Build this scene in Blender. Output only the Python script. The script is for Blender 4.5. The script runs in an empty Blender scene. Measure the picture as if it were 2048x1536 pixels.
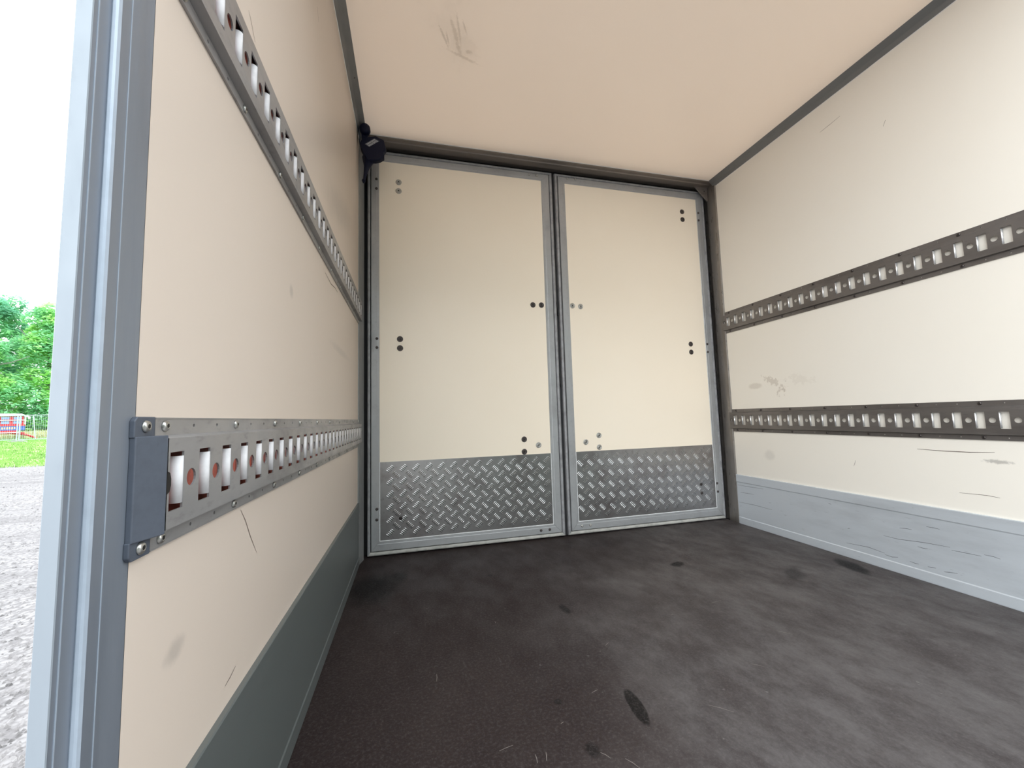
import bpy, bmesh, math, random
from mathutils import Vector, Matrix
from mathutils.geometry import tessellate_polygon
random.seed(7)
S = bpy.context.scene
COL = S.collection

# ------------------------------------------------------------------ camera, sky, exposure
F_PX = 797.87
YAW, PITCH, ROLL = -0.2486, 0.083, -0.0293
def camera_basis():
    cy, sy, cp, sp = math.cos(YAW), math.sin(YAW), math.cos(PITCH), math.sin(PITCH)
    f = Vector((-sy*cp, cy*cp, sp)); r = Vector((cy, sy, 0)); u = r.cross(f)
    cr, sr = math.cos(ROLL), math.sin(ROLL)
    return r*cr+u*sr, u*cr-r*sr, f
cd = bpy.data.cameras.new('camera'); cam = bpy.data.objects.new('camera', cd); COL.objects.link(cam)
r_, u_, f_ = camera_basis()
m = Matrix((r_, u_, -f_)).transposed().to_4x4(); m.translation = Vector((0.2431, 0, 0.6537))
cam.matrix_world = m
cd.sensor_fit = 'HORIZONTAL'; cd.sensor_width = 36; cd.lens = F_PX/2048*36
cd.clip_start = 0.02; cd.clip_end = 500
S.camera = cam

W_ = bpy.data.worlds.new('overcast_sky'); S.world = W_; W_.use_nodes = True
wn = W_.node_tree; bgn = wn.nodes['Background']
tc = wn.nodes.new('ShaderNodeTexCoord'); sx = wn.nodes.new('ShaderNodeSeparateXYZ'); wr = wn.nodes.new('ShaderNodeValToRGB')
wn.links.new(tc.outputs['Generated'], sx.inputs[0]); wn.links.new(sx.outputs['Z'], wr.inputs[0]); wn.links.new(wr.outputs[0], bgn.inputs[0])
wr.color_ramp.elements[0].position = 0.0; wr.color_ramp.elements[0].color = (0.95, 0.98, 1.0, 1)
wr.color_ramp.elements[1].position = 0.8; wr.color_ramp.elements[1].color = (0.86, 0.94, 1.0, 1)
SKY = 4.2
bgn.inputs[1].default_value = SKY
S.view_settings.view_transform = 'Standard'; S.view_settings.look = 'None'
S.view_settings.gamma = 1; S.view_settings.use_curve_mapping = False
S.view_settings.exposure = 0.18

# ------------------------------------------------------------------ dimensions (metres)
W, H, D, D1, P = 2.1, 2.0955, 2.085, 1.994, 0.436     # width, height, door plane, end of walls, near end of walls

# ------------------------------------------------------------------ materials
def rgb(r, g, b):
    f = lambda c: (c/255/12.92 if c/255 <= .04045 else ((c/255+.055)/1.055)**2.4)
    return (f(r), f(g), f(b), 1)
class Mat:
    def __init__(s, name, col, rough=.5, metal=0, spec=.5):
        s.m = bpy.data.materials.new(name); s.m.use_nodes = True; s.t = s.m.node_tree
        s.b = s.t.nodes['Principled BSDF']; s.col = None
        s.b.inputs['Roughness'].default_value = rough; s.b.inputs['Metallic'].default_value = metal
        s.b.inputs['Specular IOR Level'].default_value = spec
        s.pos = s.n('ShaderNodeNewGeometry').outputs['Position']
        s.cs = s.n('ShaderNodeRGB'); s.cs.outputs[0].default_value = col; s.cur = s.cs.outputs[0]
    def n(s, t): return s.t.nodes.new(t)
    def l(s, a, b): s.t.links.new(a, b)
    def noise(s, scale, stretch=(1, 1, 1), detail=4, rot=(0, 0, 0), rough=.6):
        mp = s.n('ShaderNodeMapping'); mp.inputs['Scale'].default_value = stretch; mp.inputs['Rotation'].default_value = rot
        s.l(s.pos, mp.inputs[0]); nz = s.n('ShaderNodeTexNoise'); nz.inputs['Scale'].default_value = scale
        nz.inputs['Detail'].default_value = detail; nz.inputs['Roughness'].default_value = rough
        s.l(mp.outputs[0], nz.inputs['Vector']); return nz.outputs['Fac']
    def ramp(s, v, a, b, lo=0., hi=1.):
        r = s.n('ShaderNodeMapRange'); r.interpolation_type = 'SMOOTHSTEP'
        r.inputs['From Min'].default_value = a; r.inputs['From Max'].default_value = b
        r.inputs['To Min'].default_value = lo; r.inputs['To Max'].default_value = hi
        s.l(v, r.inputs['Value']); return r.outputs[0]
    def math(s, op, a, b):
        q = s.n('ShaderNodeMath'); q.operation = op
        for i, v in enumerate((a, b)):
            if isinstance(v, (int, float)): q.inputs[i].default_value = v
            else: s.l(v, q.inputs[i])
        return q.outputs[0]
    def mix(s, fac, col):
        q = s.n('ShaderNodeMix'); q.data_type = 'RGBA'
        s.l(fac, q.inputs['Factor']); s.l(s.cur, q.inputs['A'])
        if isinstance(col, tuple): q.inputs['B'].default_value = col
        else: s.l(col, q.inputs['B'])
        s.cur = q.outputs['Result']; return s
    def spot(s, c, rad, soft=.35, rot=0., axes='xy', wob=.5, amt=1.):
        """soft irregular stain, 1 inside and 0 outside"""
        mp = s.n('ShaderNodeMapping'); mp.vector_type = 'TEXTURE'
        mp.inputs['Location'].default_value = c; mp.inputs['Rotation'].default_value = (0, 0, rot) if axes == 'xy' else (rot, 0, 0)
        mp.inputs['Scale'].default_value = rad; s.l(s.pos, mp.inputs[0])
        ln = s.n('ShaderNodeVectorMath'); ln.operation = 'LENGTH'; s.l(mp.outputs[0], ln.inputs[0])
        d = s.math('ADD', ln.outputs['Value'], s.math('MULTIPLY', s.math('SUBTRACT', s.noise(14/ max(.02, min(rad[0], rad[1], rad[2]) * 20), detail=3), .5), wob))
        return s.ramp(d, 1-soft, 1+soft, amt, 0.)
    def bump(s, v, strength=.2, dist=.001):
        b = s.n('ShaderNodeBump'); b.inputs['Strength'].default_value = strength; b.inputs['Distance'].default_value = dist
        s.l(v, b.inputs['Height']); s.l(b.outputs[0], s.b.inputs['Normal']); return s
    def roughmap(s, v): s.l(v, s.b.inputs['Roughness']); return s
    def done(s): s.l(s.cur, s.b.inputs['Base Color']); return s.m
def simple(name, col, rough=.5, metal=0, spec=.5, var=.12, scale=30, bump=0.):
    q = Mat(name, col, rough, metal, spec); dk = tuple(c*(1-var*2.2) for c in col[:3])+(1,)
    nz = q.noise(scale); q.mix(q.ramp(nz, .35, .75), dk)
    if bump: q.bump(nz, bump)
    return q.done()

GRP = (0.86, 0.80, 0.70, 1)
def wall_mat(name, col=GRP, marks=(), glow=0):
    q = Mat(name, col, .34)
    q.mix(q.ramp(q.noise(1.3, detail=3), .35, .7, 0, .25), (col[0]*.95, col[1]*.93, col[2]*.9, 1))
    for mk in marks: q.mix(q.spot(*mk[:-1], amt=mk[-1][1]), mk[-1][0])
    q.b.inputs['Roughness'].default_value = .36
    if glow:      # thin translucent fibreglass roof skin: daylight soaks through it
        q.done(); tr = q.n('ShaderNodeBsdfTranslucent'); tr.inputs[0].default_value = (.96, .86, .77, 1); mx = q.n('ShaderNodeMixShader'); mx.inputs[0].default_value = glow
        out = q.t.nodes['Material Output']; q.l(q.b.outputs[0], mx.inputs[1]); q.l(tr.outputs[0], mx.inputs[2]); q.l(mx.outputs[0], out.inputs[0])
    return q.done()
def sp(c, rad, soft, rot, axes, wob, col, amt): return (c, rad, soft, rot, axes, wob, (col, amt))
brown, greym, pale = rgb(140, 120, 95), rgb(110, 108, 105), rgb(200, 190, 175)
M = {}
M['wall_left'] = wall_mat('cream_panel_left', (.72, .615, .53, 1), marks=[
    sp((0, .909, .932), (.5, .012, .012), .6, 0, 'yz', .6, greym, .28), sp((0, .516, .42), (.5, .016, .01), .6, .2, 'yz', .8, greym, .3),
    sp((0, 1.5, 1.42), (.5, .22, .05), .7, .3, 'yz', 1.0, greym, .22), sp((0, 1.52, .905), (.5, .16, .012), .6, 0, 'yz', .6, greym, .16)])
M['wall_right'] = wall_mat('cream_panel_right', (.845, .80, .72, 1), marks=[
    sp((2.1, 1.818, .787), (.5, .042, .016), .3, 0, 'yz', .6, brown, .24), sp((2.1, 1.70, .80), (.5, .05, .014), .3, .5, 'yz', 5, brown, .3),
    sp((2.1, 1.65, .755), (.5, .022, .024), .3, .9, 'yz', 5, brown, .4), sp((2.1, 1.55, .80), (.5, .06, .02), .4, .3, 'yz', 6, brown, .08),
    sp((2.1, 1.76, .41), (.5, .03, .025), .4, 0, 'yz', .8, greym, .16), sp((2.1, .895, .462), (.5, .03, .006), .5, 0, 'yz', 2.0, greym, .5)])
M['ceiling'] = wall_mat('cream_ceiling', (.81, .715, .62, 1), glow=.23, marks=[
    sp((.45, 1.43, 2.09), (.05, .04, .5), .5, .9, 'xy', 4.0, brown, .12), sp((.40, 1.37, 2.09), (.05, .11, .5), .6, -.55, 'xy', 4.5, brown, .10), sp((0.374, 1.406, 2.09), (0.038, 0.004, .5), .6, 1.101, 'xy', 2.0, brown, .55), sp((0.414, 1.385, 2.09), (0.050, 0.007, .5), .6, 1.215, 'xy', 2.0, brown, .55), sp((0.434, 1.442, 2.09), (0.026, 0.007, .5), .6, 1.155, 'xy', 2.0, brown, .55), sp((0.426, 1.367, 2.09), (0.051, 0.004, .5), .6, 1.321, 'xy', 2.0, brown, .55), sp((0.446, 1.353, 2.09), (0.023, 0.003, .5), .6, 1.160, 'xy', 2.0, brown, .55), sp((0.455, 1.476, 2.09), (0.053, 0.006, .5), .6, 0.315, 'xy', 2.0, brown, .55), sp((0.388, 1.410, 2.09), (0.024, 0.003, .5), .6, 1.292, 'xy', 2.0, brown, .55), sp((0.475, 1.449, 2.09), (0.012, 0.008, .5), .6, 0.000, 'xy', 2.0, brown, .55)])
M['door_panel'] = wall_mat('cream_door_panel', col=(0.96, .855, .705, 1))

def alu(name, col, rough=.45, metal=.75, dirt=.35, stretch=(1, 1, 1), dcol=rgb(70, 66, 62)):
    q = Mat(name, col, rough, metal)
    q.mix(q.ramp(q.noise(4, stretch, 6), .45, .8, 0, dirt), dcol)
    q.mix(q.ramp(q.noise(60, stretch, 4), .55, .8, 0, dirt*.5), dcol)
    q.roughmap(q.ramp(q.noise(30, stretch, 4), .3, .7, rough-.08, rough+.12))
    q.bump(q.noise(220, stretch, 3), .08, .0005)
    return q.done()
M['post_alu'] = alu('post_aluminium', (.27, .30, .35, 1), .42, .5, .12, (1, 1, .1))
M['post_face'] = alu('post_outer_white', (.29, .325, .36, 1), .5, .1, .22, (1, 1, .4), rgb(110, 112, 122))
M['frame_alu'] = alu('door_frame_aluminium', (.40, .405, .41, 1), .45, .45, .3, (1, 1, 1))
M['jamb'] = alu('jamb_steel', (.26, .24, .22, 1), .34, .7, .6, (2, 2, .3), rgb(60, 50, 42))
M['jamb_left'] = alu('left_jamb_grey', (.27, .275, .275, 1), .45, .4, .3, (1, 1, .3))
M['header'] = alu('header_steel', (.28, .245, .22, 1), .4, .6, .6, (.4, 2, 2), rgb(45, 36, 30))
M['cove'] = alu('corner_trim_grey', (.20, .205, .21, 1), .5, .4, .3, (1, .3, 1))
def kick(name, col, marks):
    q = Mat(name, col, .45, .35)
    q.mix(q.ramp(q.noise(5, (1, .5, 2.5), 6), .45, .8, 0, .22), rgb(105, 108, 112))
    q.mix(q.ramp(q.noise(9, (1, .9, 22), 6, rot=(.02, 0, 0), rough=.75), .66, .74, 0, .55), rgb(75, 76, 80))
    q.mix(q.ramp(q.noise(60, (1, .4, 3), 4), .66, .74, 0, .3), rgb(80, 80, 82))
    for mk in marks: q.mix(q.spot(*mk[:-1], amt=mk[-1][1]), mk[-1][0])
    q.bump(q.noise(200, (1, .3, 2), 3), .06, .0005)
    return q.done()
M['kick_right'] = kick('kick_plate_right', (.60, .64, .68, 1), [])  # brighter copy of the plate colour, light on this side painted in
M['kick_left'] = kick('kick_plate_left', (.15, .165, .162, 1), [])  # same plate darkened, the left side's shade painted into its colour
def tread(name):
    q = Mat(name, (.31, .30, .295, 1), .32, .85)
    q.mix(q.ramp(q.noise(7, detail=6), .45, .75, 0, .55), rgb(105, 92, 92))
    q.mix(q.ramp(q.noise(45, detail=5), .55, .8, 0, .5), rgb(80, 74, 72))
    return q.done()
M['chequer'] = tread('chequer_aluminium')
M['lug'] = simple('chequer_lug_polished', (.55, .545, .54, 1), .22, .95, var=.12, scale=14)
M['gasket_pale'] = simple('pale_rubber_gasket', (.50, .49, .45, 1), .55, 0, var=.15, scale=25)
M['gasket_grey'] = simple('grey_rubber_gasket', (.36, .36, .37, 1), .5, .25, var=.15, scale=25)
M['seal_white'] = simple('white_sealant', (.85, .86, .86, 1), .4, 0, var=.05, scale=60, bump=.3)
M['black'] = simple('black_rubber_gap_shade', (.012, .012, .013, 1), .6, var=.1)
M['bolt_dark'] = simple('dark_bolt_steel', (.10, .085, .08, 1), .35, .7, var=.2, scale=200)
M['bolt_zinc'] = simple('zinc_bolt_steel', (.50, .49, .46, 1), .32, .8, var=.15, scale=200)
M['socket'] = simple('socket_recess', (.015, .013, .012, 1), .6, .2)
M['rail_left'] = alu('left_rail_steel', (.37, .36, .36, 1), .42, .5, .65, (1, .5, 1.2), rgb(85, 80, 78))
M['rail_right'] = alu('right_rail_steel', (.17, .155, .145, 1), .42, .5, .5, (1, .4, 2), rgb(45, 38, 34))
M['lip_left'] = simple('left_slot_lip_zinc', (.80, .78, .79, 1), .6, .05, var=.06, scale=60)
M['lip_right'] = simple('right_slot_lip_zinc', (.88, .88, .88, 1), .28, .7, var=.06, scale=60)
M['ply_red'] = simple('red_brown_backing', rgb(176, 92, 76), .7, 0, var=.15, scale=80)
M['cap_grey'] = simple('slate_end_cap_plastic', rgb(80, 86, 97), .5, 0, var=.06, scale=120, bump=.05)
M['navy'] = simple('navy_black_plastic', (.002, .004, .022, 1), .55, 0, .25, var=.1, scale=50)
M['bead'] = simple('bright_post_edge', (.42, .48, .56, 1), .4, .2, var=.05)
M['label'] = simple('grey_label', (.10, .11, .14, 1), .5, 0)
M['print'] = simple('pale_label_print', (.55, .57, .60, 1), .5, 0, var=.1, scale=300)
M['scratch'] = simple('dark_scratch', rgb(96, 78, 70), .6)
M['kick_scratch'] = simple('grey_scratch', rgb(92, 96, 102), .6)
M['scratch_pale'] = simple('pale_scratch', rgb(118, 110, 106), .6)

def floor_mat():
    q = Mat('brown_phenolic_floor', rgb(39, 31, 31), .55, 0, .15)
    q.mix(q.ramp(q.noise(1.6, (1, .7, 1), 5), .42, .68, 0, .45), rgb(56, 48, 46))
    sw = q.noise(4.2, (1.35, .85, 1), 11, rot=(0, 0, .8), rough=.8)
    # light sheen painted as patchy grey, stronger over the right half and near end
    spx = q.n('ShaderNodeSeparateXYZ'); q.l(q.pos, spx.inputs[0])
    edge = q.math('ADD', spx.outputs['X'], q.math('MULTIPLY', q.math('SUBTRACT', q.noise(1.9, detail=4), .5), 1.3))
    sheen = q.math('MULTIPLY', q.ramp(q.math('SUBTRACT', edge, q.math('MULTIPLY', q.math('SUBTRACT', spx.outputs['Y'], 1.1), .5)), .45, 1.1), q.ramp(sw, .36, .66, .30, 1.))
    q.mix(q.math('MULTIPLY', sheen, .50), rgb(116, 112, 111))
    q.mix(q.ramp(q.noise(7, (1.9, .6, 1), 10, rot=(0, 0, .9), rough=.8), .60, .76, 0, .28), rgb(150, 147, 147))
    q.mix(q.ramp(q.noise(16, (1.2, .8, 1), 8, rot=(0, 0, .4), rough=.8), .60, .78, 0, .2), rgb(140, 138, 138))
    q.mix(q.ramp(q.noise(36, (1, 1, 1), 5), .68, .76, 0, .35), rgb(140, 135, 132))
    q.mix(q.ramp(q.noise(6, (1.5, .8, 1), 10, rot=(0, 0, .8), rough=.8), .58, .76, 0, .5), rgb(42, 36, 34))
    blk = rgb(12, 10, 11)
    for c, rad, soft, rot, wob, a in [((.09, 1.72, 0), (.09, .13, 1), .45, 0, .6, .97), ((.185, 1.80, 0), (.035, .05, 1), .35, 0, .4, .9),
        ((.727, .860, 0), (.016, .056, 1), .12, -.12, .3, .95), ((2.0, 1.315, 0), (.035, .085, 1), .3, -.35, .7, .92),
        ((1.354, 1.561, 0), (.035, .022, 1), .3, .3, 1, .9), ((.743, 1.331, 0), (.013, .035, 1), .35, .1, .9, .85),
        ((.555, 1.696, 0), (.011, .011, 1), .25, 0, .4, .85), ((.582, .779, 0), (.014, .018, 1), .4, 0, .9, .7),
        ((.564, .923, 0), (.009, .009, 1), .3, 0, .3, .75), ((1.72, 1.33, 0), (.03, .07, 1), .5, -.8, 1.4, .5)]:
        q.mix(q.spot(c, rad, soft, rot, 'xy', wob, a), blk)
    q.mix(q.ramp(q.noise(140, detail=5, rough=.8), .45, .75, 0, .3), rgb(112, 106, 104))
    hx = q.n('ShaderNodeTexVoronoi'); hx.inputs['Scale'].default_value = 230; q.l(q.pos, hx.inputs['Vector'])
    q.bump(q.math('ADD', hx.outputs['Distance'], q.math('MULTIPLY', q.noise(30, detail=6), .8)), .18, .0012)
    q.roughmap(q.ramp(q.noise(6, (1.4, .8, 1), 6, rot=(0, 0, .8)), .3, .7, .44, .62))
    return q.done()
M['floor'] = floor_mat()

def gravel_mat():
    q = Mat('pale_gravel', rgb(138, 134, 133), .9, 0, .2)
    v = q.n('ShaderNodeTexVoronoi'); v.inputs['Scale'].default_value = 24; q.l(q.pos, v.inputs['Vector'])
    q.mix(q.ramp(v.outputs['Distance'], .3, .75, 0, .6), rgb(92, 88, 88))
    tr = q.noise(.9, (.35, 2.6, 1), 7, rot=(0, 0, .25), rough=.7)
    q.mix(q.ramp(tr, .48, .62, 0, .55), rgb(104, 100, 100))
    q.mix(q.ramp(q.noise(.3, detail=3), .5, .7, 0, .4), rgb(158, 152, 146))
    q.bump(v.outputs['Distance'], .9, .02)
    return q.done()
def grass_mat():
    q = Mat('short_grass_ground', rgb(128, 160, 92), .9, 0, .2)
    q.mix(q.ramp(q.noise(.9, (.6, 2.2, 1), 6), .45, .62, 0, .8), rgb(142, 174, 100))
    q.mix(q.ramp(q.noise(.5, (.5, 1.8, 1), 5), .58, .68, 0, .8), rgb(188, 180, 160))
    return q.done()
M['gravel'] = gravel_mat(); M['grass_ground'] = grass_mat()
M['stone'] = simple('gravel_stone', rgb(140, 136, 135), .9, 0, .2, var=.28, scale=9)
M['blade'] = simple('grass_blade', rgb(134, 178, 92), .7, 0, .2, var=.25, scale=1.5)
M['straw'] = simple('dry_grass_blade', rgb(196, 196, 150), .8, 0, .2, var=.2, scale=2)
def leaf_mat(name, a, b):
    q = Mat(name, a, .55, 0, .3); q.mix(q.ramp(q.noise(.55, detail=4), .42, .62), b)
    q.b.inputs['Transmission Weight'].default_value = 0
    tr = q.n('ShaderNodeBsdfTranslucent'); q.l(q.cur, tr.inputs[0]); mx = q.n('ShaderNodeMixShader'); mx.inputs[0].default_value = .5
    q.done(); out = q.t.nodes['Material Output']; q.l(q.b.outputs[0], mx.inputs[1]); q.l(tr.outputs[0], mx.inputs[2]); q.l(mx.outputs[0], out.inputs[0])
    return q.m
M['leaf_a'] = leaf_mat('leaf_hazed_green', rgb(136, 196, 164), rgb(150, 212, 150))  # haze painted into the leaves: paler, bluer green than their own
M['leaf_b'] = leaf_mat('leaf_hazed_light_green', rgb(146, 206, 160), rgb(186, 232, 144))
M['bark'] = simple('bark', rgb(120, 128, 116), .9, var=.3, scale=8, bump=.5)
M['galv'] = simple('galvanised_tube', rgb(165, 185, 185), .5, .5, var=.1)
M['concrete'] = simple('concrete_foot', rgb(150, 150, 146), .9, var=.15)
M['t_red'] = simple('trailer_red', rgb(190, 30, 48), .45, var=.1)
M['t_blue'] = simple('trailer_blue', rgb(50, 78, 160), .45, var=.1)
M['t_white'] = simple('trailer_white', rgb(225, 228, 230), .5, var=.06)
M['t_glass'] = simple('trailer_pale_window', rgb(130, 150, 190), .2, var=.1)
M['t_gold'] = simple('trailer_gold_lettering', rgb(225, 180, 120), .5, var=.1)
M['tyre'] = simple('tyre_rubber', rgb(40, 40, 42), .8, var=.1)

# ------------------------------------------------------------------ mesh helpers
def link(o, parent=None, label=None, cat=None, group=None, kind=None):
    if o.name not in COL.objects: COL.objects.link(o)
    if parent is not None: o.parent = parent
    for k, v in (('label', label), ('category', cat), ('group', group), ('kind', kind)):
        if v: o[k] = v
    return o
def empty(name, loc=(0, 0, 0), **k):
    o = bpy.data.objects.new(name, None); o.location = loc; o.empty_display_size = .05; return link(o, **k)
class MB:
    def __init__(s): s.v = []; s.f = []
    def add(s, vs, fs):
        n = len(s.v); s.v += [tuple(a) for a in vs]; s.f += [tuple(i+n for i in f) for f in fs]; return s
    def box(s, x0, x1, y0, y1, z0, z1):
        return s.add([(x, y, z) for z in (z0, z1) for y in (y0, y1) for x in (x0, x1)],
                     [(0, 2, 3, 1), (4, 5, 7, 6), (0, 1, 5, 4), (2, 6, 7, 3), (0, 4, 6, 2), (1, 3, 7, 5)])
    def sweep(s, A, B, close=True):
        """two matching rings of points joined into a capped solid"""
        n = len(A); fs = [(i, (i+1) % n, n+(i+1) % n, n+i) for i in range(n)]
        if close: fs += [tuple(range(n-1, -1, -1)), tuple(range(n, 2*n))]
        return s.add(list(A)+list(B), fs)
    def tube(s, pts, rad, n=10, cap=True):
        rings = []; pts = [Vector(p) for p in pts]
        for i, p in enumerate(pts):
            d = (pts[min(i+1, len(pts)-1)]-pts[max(i-1, 0)]).normalized()
            a = d.cross(Vector((0, 0, 1)) if abs(d.z) < .9 else Vector((1, 0, 0))).normalized(); b = d.cross(a)
            r = rad[i] if isinstance(rad, (list, tuple)) else rad
            rings.append([p+a*r*math.cos(2*math.pi*k/n)+b*r*math.sin(2*math.pi*k/n) for k in range(n)])
        vs = [v for rg in rings for v in rg]
        fs = [(i*n+k, i*n+(k+1) % n, (i+1)*n+(k+1) % n, (i+1)*n+k) for i in range(len(rings)-1) for k in range(n)]
        if cap: fs += [tuple(range(n-1, -1, -1)), tuple((len(rings)-1)*n+k for k in range(n))]
        return s.add(vs, fs)
    def lathe(s, prof, n=16, cap=True):
        """profile of (radius, height) turned about local Z"""
        vs = [(r*math.cos(2*math.pi*k/n), r*math.sin(2*math.pi*k/n), h) for r, h in prof for k in range(n)]
        fs = [(i*n+k, i*n+(k+1) % n, (i+1)*n+(k+1) % n, (i+1)*n+k) for i in range(len(prof)-1) for k in range(n)]
        if cap: fs += [tuple(range(n-1, -1, -1)), tuple((len(prof)-1)*n+k for k in range(n))]
        return s.add(vs, fs)
    def mesh(s, name, mats, smooth=False, fix=True):
        me = bpy.data.meshes.new(name); me.from_pydata(s.v, [], s.f)
        for q in (mats if isinstance(mats, (list, tuple)) else [mats]): me.materials.append(q)
        if fix:
            bm = bmesh.new(); bm.from_mesh(me); bmesh.ops.recalc_face_normals(bm, faces=bm.faces); bm.to_mesh(me); bm.free()
        if smooth: me.shade_smooth()
        me.update(); return me
    def build(s, name, mat, parent=None, smooth=False, bevel=0, fix=True, **k):
        o = bpy.data.objects.new(name, s.mesh(name, mat, smooth, fix))
        if bevel:
            b = o.modifiers.new('bevel', 'BEVEL'); b.width = bevel; b.segments = 2; b.limit_method = 'ANGLE'
        return link(o, parent, **k)
def holed_plate(mb, outer, holes, fn, t):
    """flat plate with real holes. outer / holes are lists of (u, v); fn(u, v, w) gives the 3D point; t = thickness"""
    polys = [[Vector((u, v, 0)) for u, v in outer]]+[[Vector((u, v, 0)) for u, v in h] for h in holes]
    tris = tessellate_polygon(polys); flat = [p for q in polys for p in q]; n = len(flat)
    vs = [fn(p.x, p.y, 0) for p in flat]+[fn(p.x, p.y, -t) for p in flat]
    fs = [tuple(a) for a in tris]+[tuple(n+i for i in reversed(a)) for a in tris]
    o = len(polys[0])
    for q in polys[1:]:
        c = len(q); fs += [(o+i, o+(i+1) % c, n+o+(i+1) % c, n+o+i) for i in range(c)]; o += c
    mb.add(vs, fs)
circ = lambda cu, cv, r, n: [(cu+r*math.cos(2*math.pi*k/n), cv+r*math.sin(2*math.pi*k/n)) for k in range(n)]

# ------------------------------------------------------------------ the box body (setting)
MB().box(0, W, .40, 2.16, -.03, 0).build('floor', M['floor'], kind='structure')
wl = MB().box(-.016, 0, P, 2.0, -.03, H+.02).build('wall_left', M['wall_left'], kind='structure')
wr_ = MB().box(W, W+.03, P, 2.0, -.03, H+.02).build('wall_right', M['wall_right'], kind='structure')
MB().box(0, W, P-.03, 2.0062, H, H+.03).build('ceiling', M['ceiling'], kind='structure')
# floor sub frame under the box, seen from outside only
MB().box(-.01, W+.02, .42, 2.15, -.16, -.03).build('trim_1', M['cove'], kind='structure')
# near left post: inner face, small rounded step, recessed face, pale outer edge
def strip(name, pts, mat, z0, z1, parent=None, **k):
    return MB().sweep([(x, y, z0) for x, y in pts], [(x, y, z1) for x, y in pts]).build(name, mat, parent, **k)
pl = strip('trim_2', [(0, .4365), (0, .3925), (-.0008, .3903), (-.0022, .3892), (-.0040, .3888), (-.0050, .3895), (-.0055, .370), (-.0062, .3735), (-.0062, .4365)],
           M['post_alu'], -.16, H+.03, kind='structure')
strip('outer_edge', [(-.0052, .3705), (-.0056, .3695), (-.0163, .3695), (-.0172, .3705), (-.0172, .4365), (-.0062, .4365), (-.0062, .3715)], M['post_face'], -.16, H+.03, pl, label='pale outer edge')
strip('step_edge', [(.0003, .3925), (-.0006, .3899), (-.0021, .3888), (-.0040, .3884), (-.0052, .3890), (-.0052, .3900), (-.0020, .3900), (-.0004, .3925)], M['bead'], -.16, H+.03, pl)  # brighter strip laid over the step, its catch of daylight painted in
strip('bead_line', [(.0004, .4055), (.0004, .4047), (-.0004, .4047), (-.0004, .4055)], M['bead'], -.03, H, pl)
strip('bead_line', [(-.0048, .3760), (-.0048, .3752), (-.0058, .3752), (-.0058, .3760)], M['bead'], -.03, H, pl)
# right near post and roof bow of the open end, sill (outside the picture)
pr = strip('trim_3', [(W, .4365), (W, .39), (W+.005, .388), (W+.006, .370), (W+.03, .370), (W+.03, .4365)], M['post_alu'], -.16, H+.03, kind='structure')
MB().box(0, W, .37, .406, H+.0, H+.03).build('trim_4', M['post_alu'], kind='structure')
MB().box(-.005, W+.005, .37, .3995, -.16, -.001).build('trim_5', M['post_alu'], kind='structure')
# cove trims where walls meet ceiling
def cove(name, sgn, x):
    prof = [(0, H-.0362), (.0028, H-.0362), (.0110, H-.0190), (.0125, H-.0175), (.0335, H-.0025), (.0362, 0+H), (0, H)]
    return MB().sweep([(x+sgn*a, P, z) for a, z in prof], [(x+sgn*a, 2.012, z) for a, z in prof]).build(name, M['cove'], kind='structure')
cl = cove('trim_6', 1, 0.0); cr = cove('trim_7', -1, W)
for nm, sg, x, par in (('sealant_line', 1, 0, cl), ('sealant_line', -1, W, cr)):
    MB().sweep([(x, P, H-.0375), (x+sg*.0012, P, H-.0372), (x+sg*.002, P, H-.0362), (x, P, H-.0362)],
               [(x, 2.0, H-.0375), (x+sg*.0012, 2.0, H-.0372), (x+sg*.002, 2.0, H-.0362), (x, 2.0, H-.0362)]).build(nm, M['seal_white'], par)
MB().lathe([(.0035, 0), (.0035, .001), (.002, .0018)], 10).build('screw', M['bolt_dark'], cl).matrix_world = Matrix.Translation((.024, 1.66, H-.0085)) @ Matrix.Rotation(math.radians(145), 4, 'Y')
# kick plates
def kickplate(name, sgn, x, mat):
    prof = [(0, 0), (.0075, 0), (.0082, .003), (.0078, .036), (.0058, .040), (.0055, .236), (.0070, .2395), (.0082, .2405), (.0080, .2790), (.0068, .2813), (0, .2813)]
    return MB().sweep([(x+sgn*a, P+.001, z) for a, z in prof], [(x+sgn*a, D1, z) for a, z in prof]).build(name, mat, kind='structure')
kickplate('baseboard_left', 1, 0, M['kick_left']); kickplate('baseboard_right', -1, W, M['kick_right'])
# door reveal: jambs and header
def jamb(name, sgn, x, mat):
    prof = [(0, D1), (.004, D1+.001), (.0065, D1+.004), (.007, D1+.026), (.002, D1+.031), (.0015, D1+.078), (-.012, D1+.082), (-.012, D+.03), (-.02, D+.03), (-.02, D1)]
    if sgn > 0: prof = [(0, D1), (.003, D1+.001), (.005, D1+.008), (.0186, D1+.076), (.0186, D1+.080), (.004, D1+.088), (.004, D+.03), (-.02, D+.03), (-.02, D1)]
    return MB().sweep([(x+sgn*a, y, 0) for a, y in prof], [(x+sgn*a, y, H) for a, y in prof]).build(name, mat, kind='structure')
jl = jamb('trim_8', 1, 0, M['jamb_left']); jr = jamb('trim_9', -1, W, M['jamb'])
prof = [(2.006, H), (2.007, H-.004), (2.010, H-.0052), (2.031, H-.0058), (2.036, H-.010), (2.076, H-.011), (2.080, H+.001), (2.12, H+.001), (2.12, H+.02), (2.006, H+.02)]
hd = MB().sweep([(.0, y, z) for y, z in prof], [(W, y, z) for y, z in prof]).build('trim_10', M['header'], kind='structure')
MB().box(.03, W-.03, 2.0035, 2.0062, H-.0022, H-.0002).build('sealant_line', M['seal_white'], hd)
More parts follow.
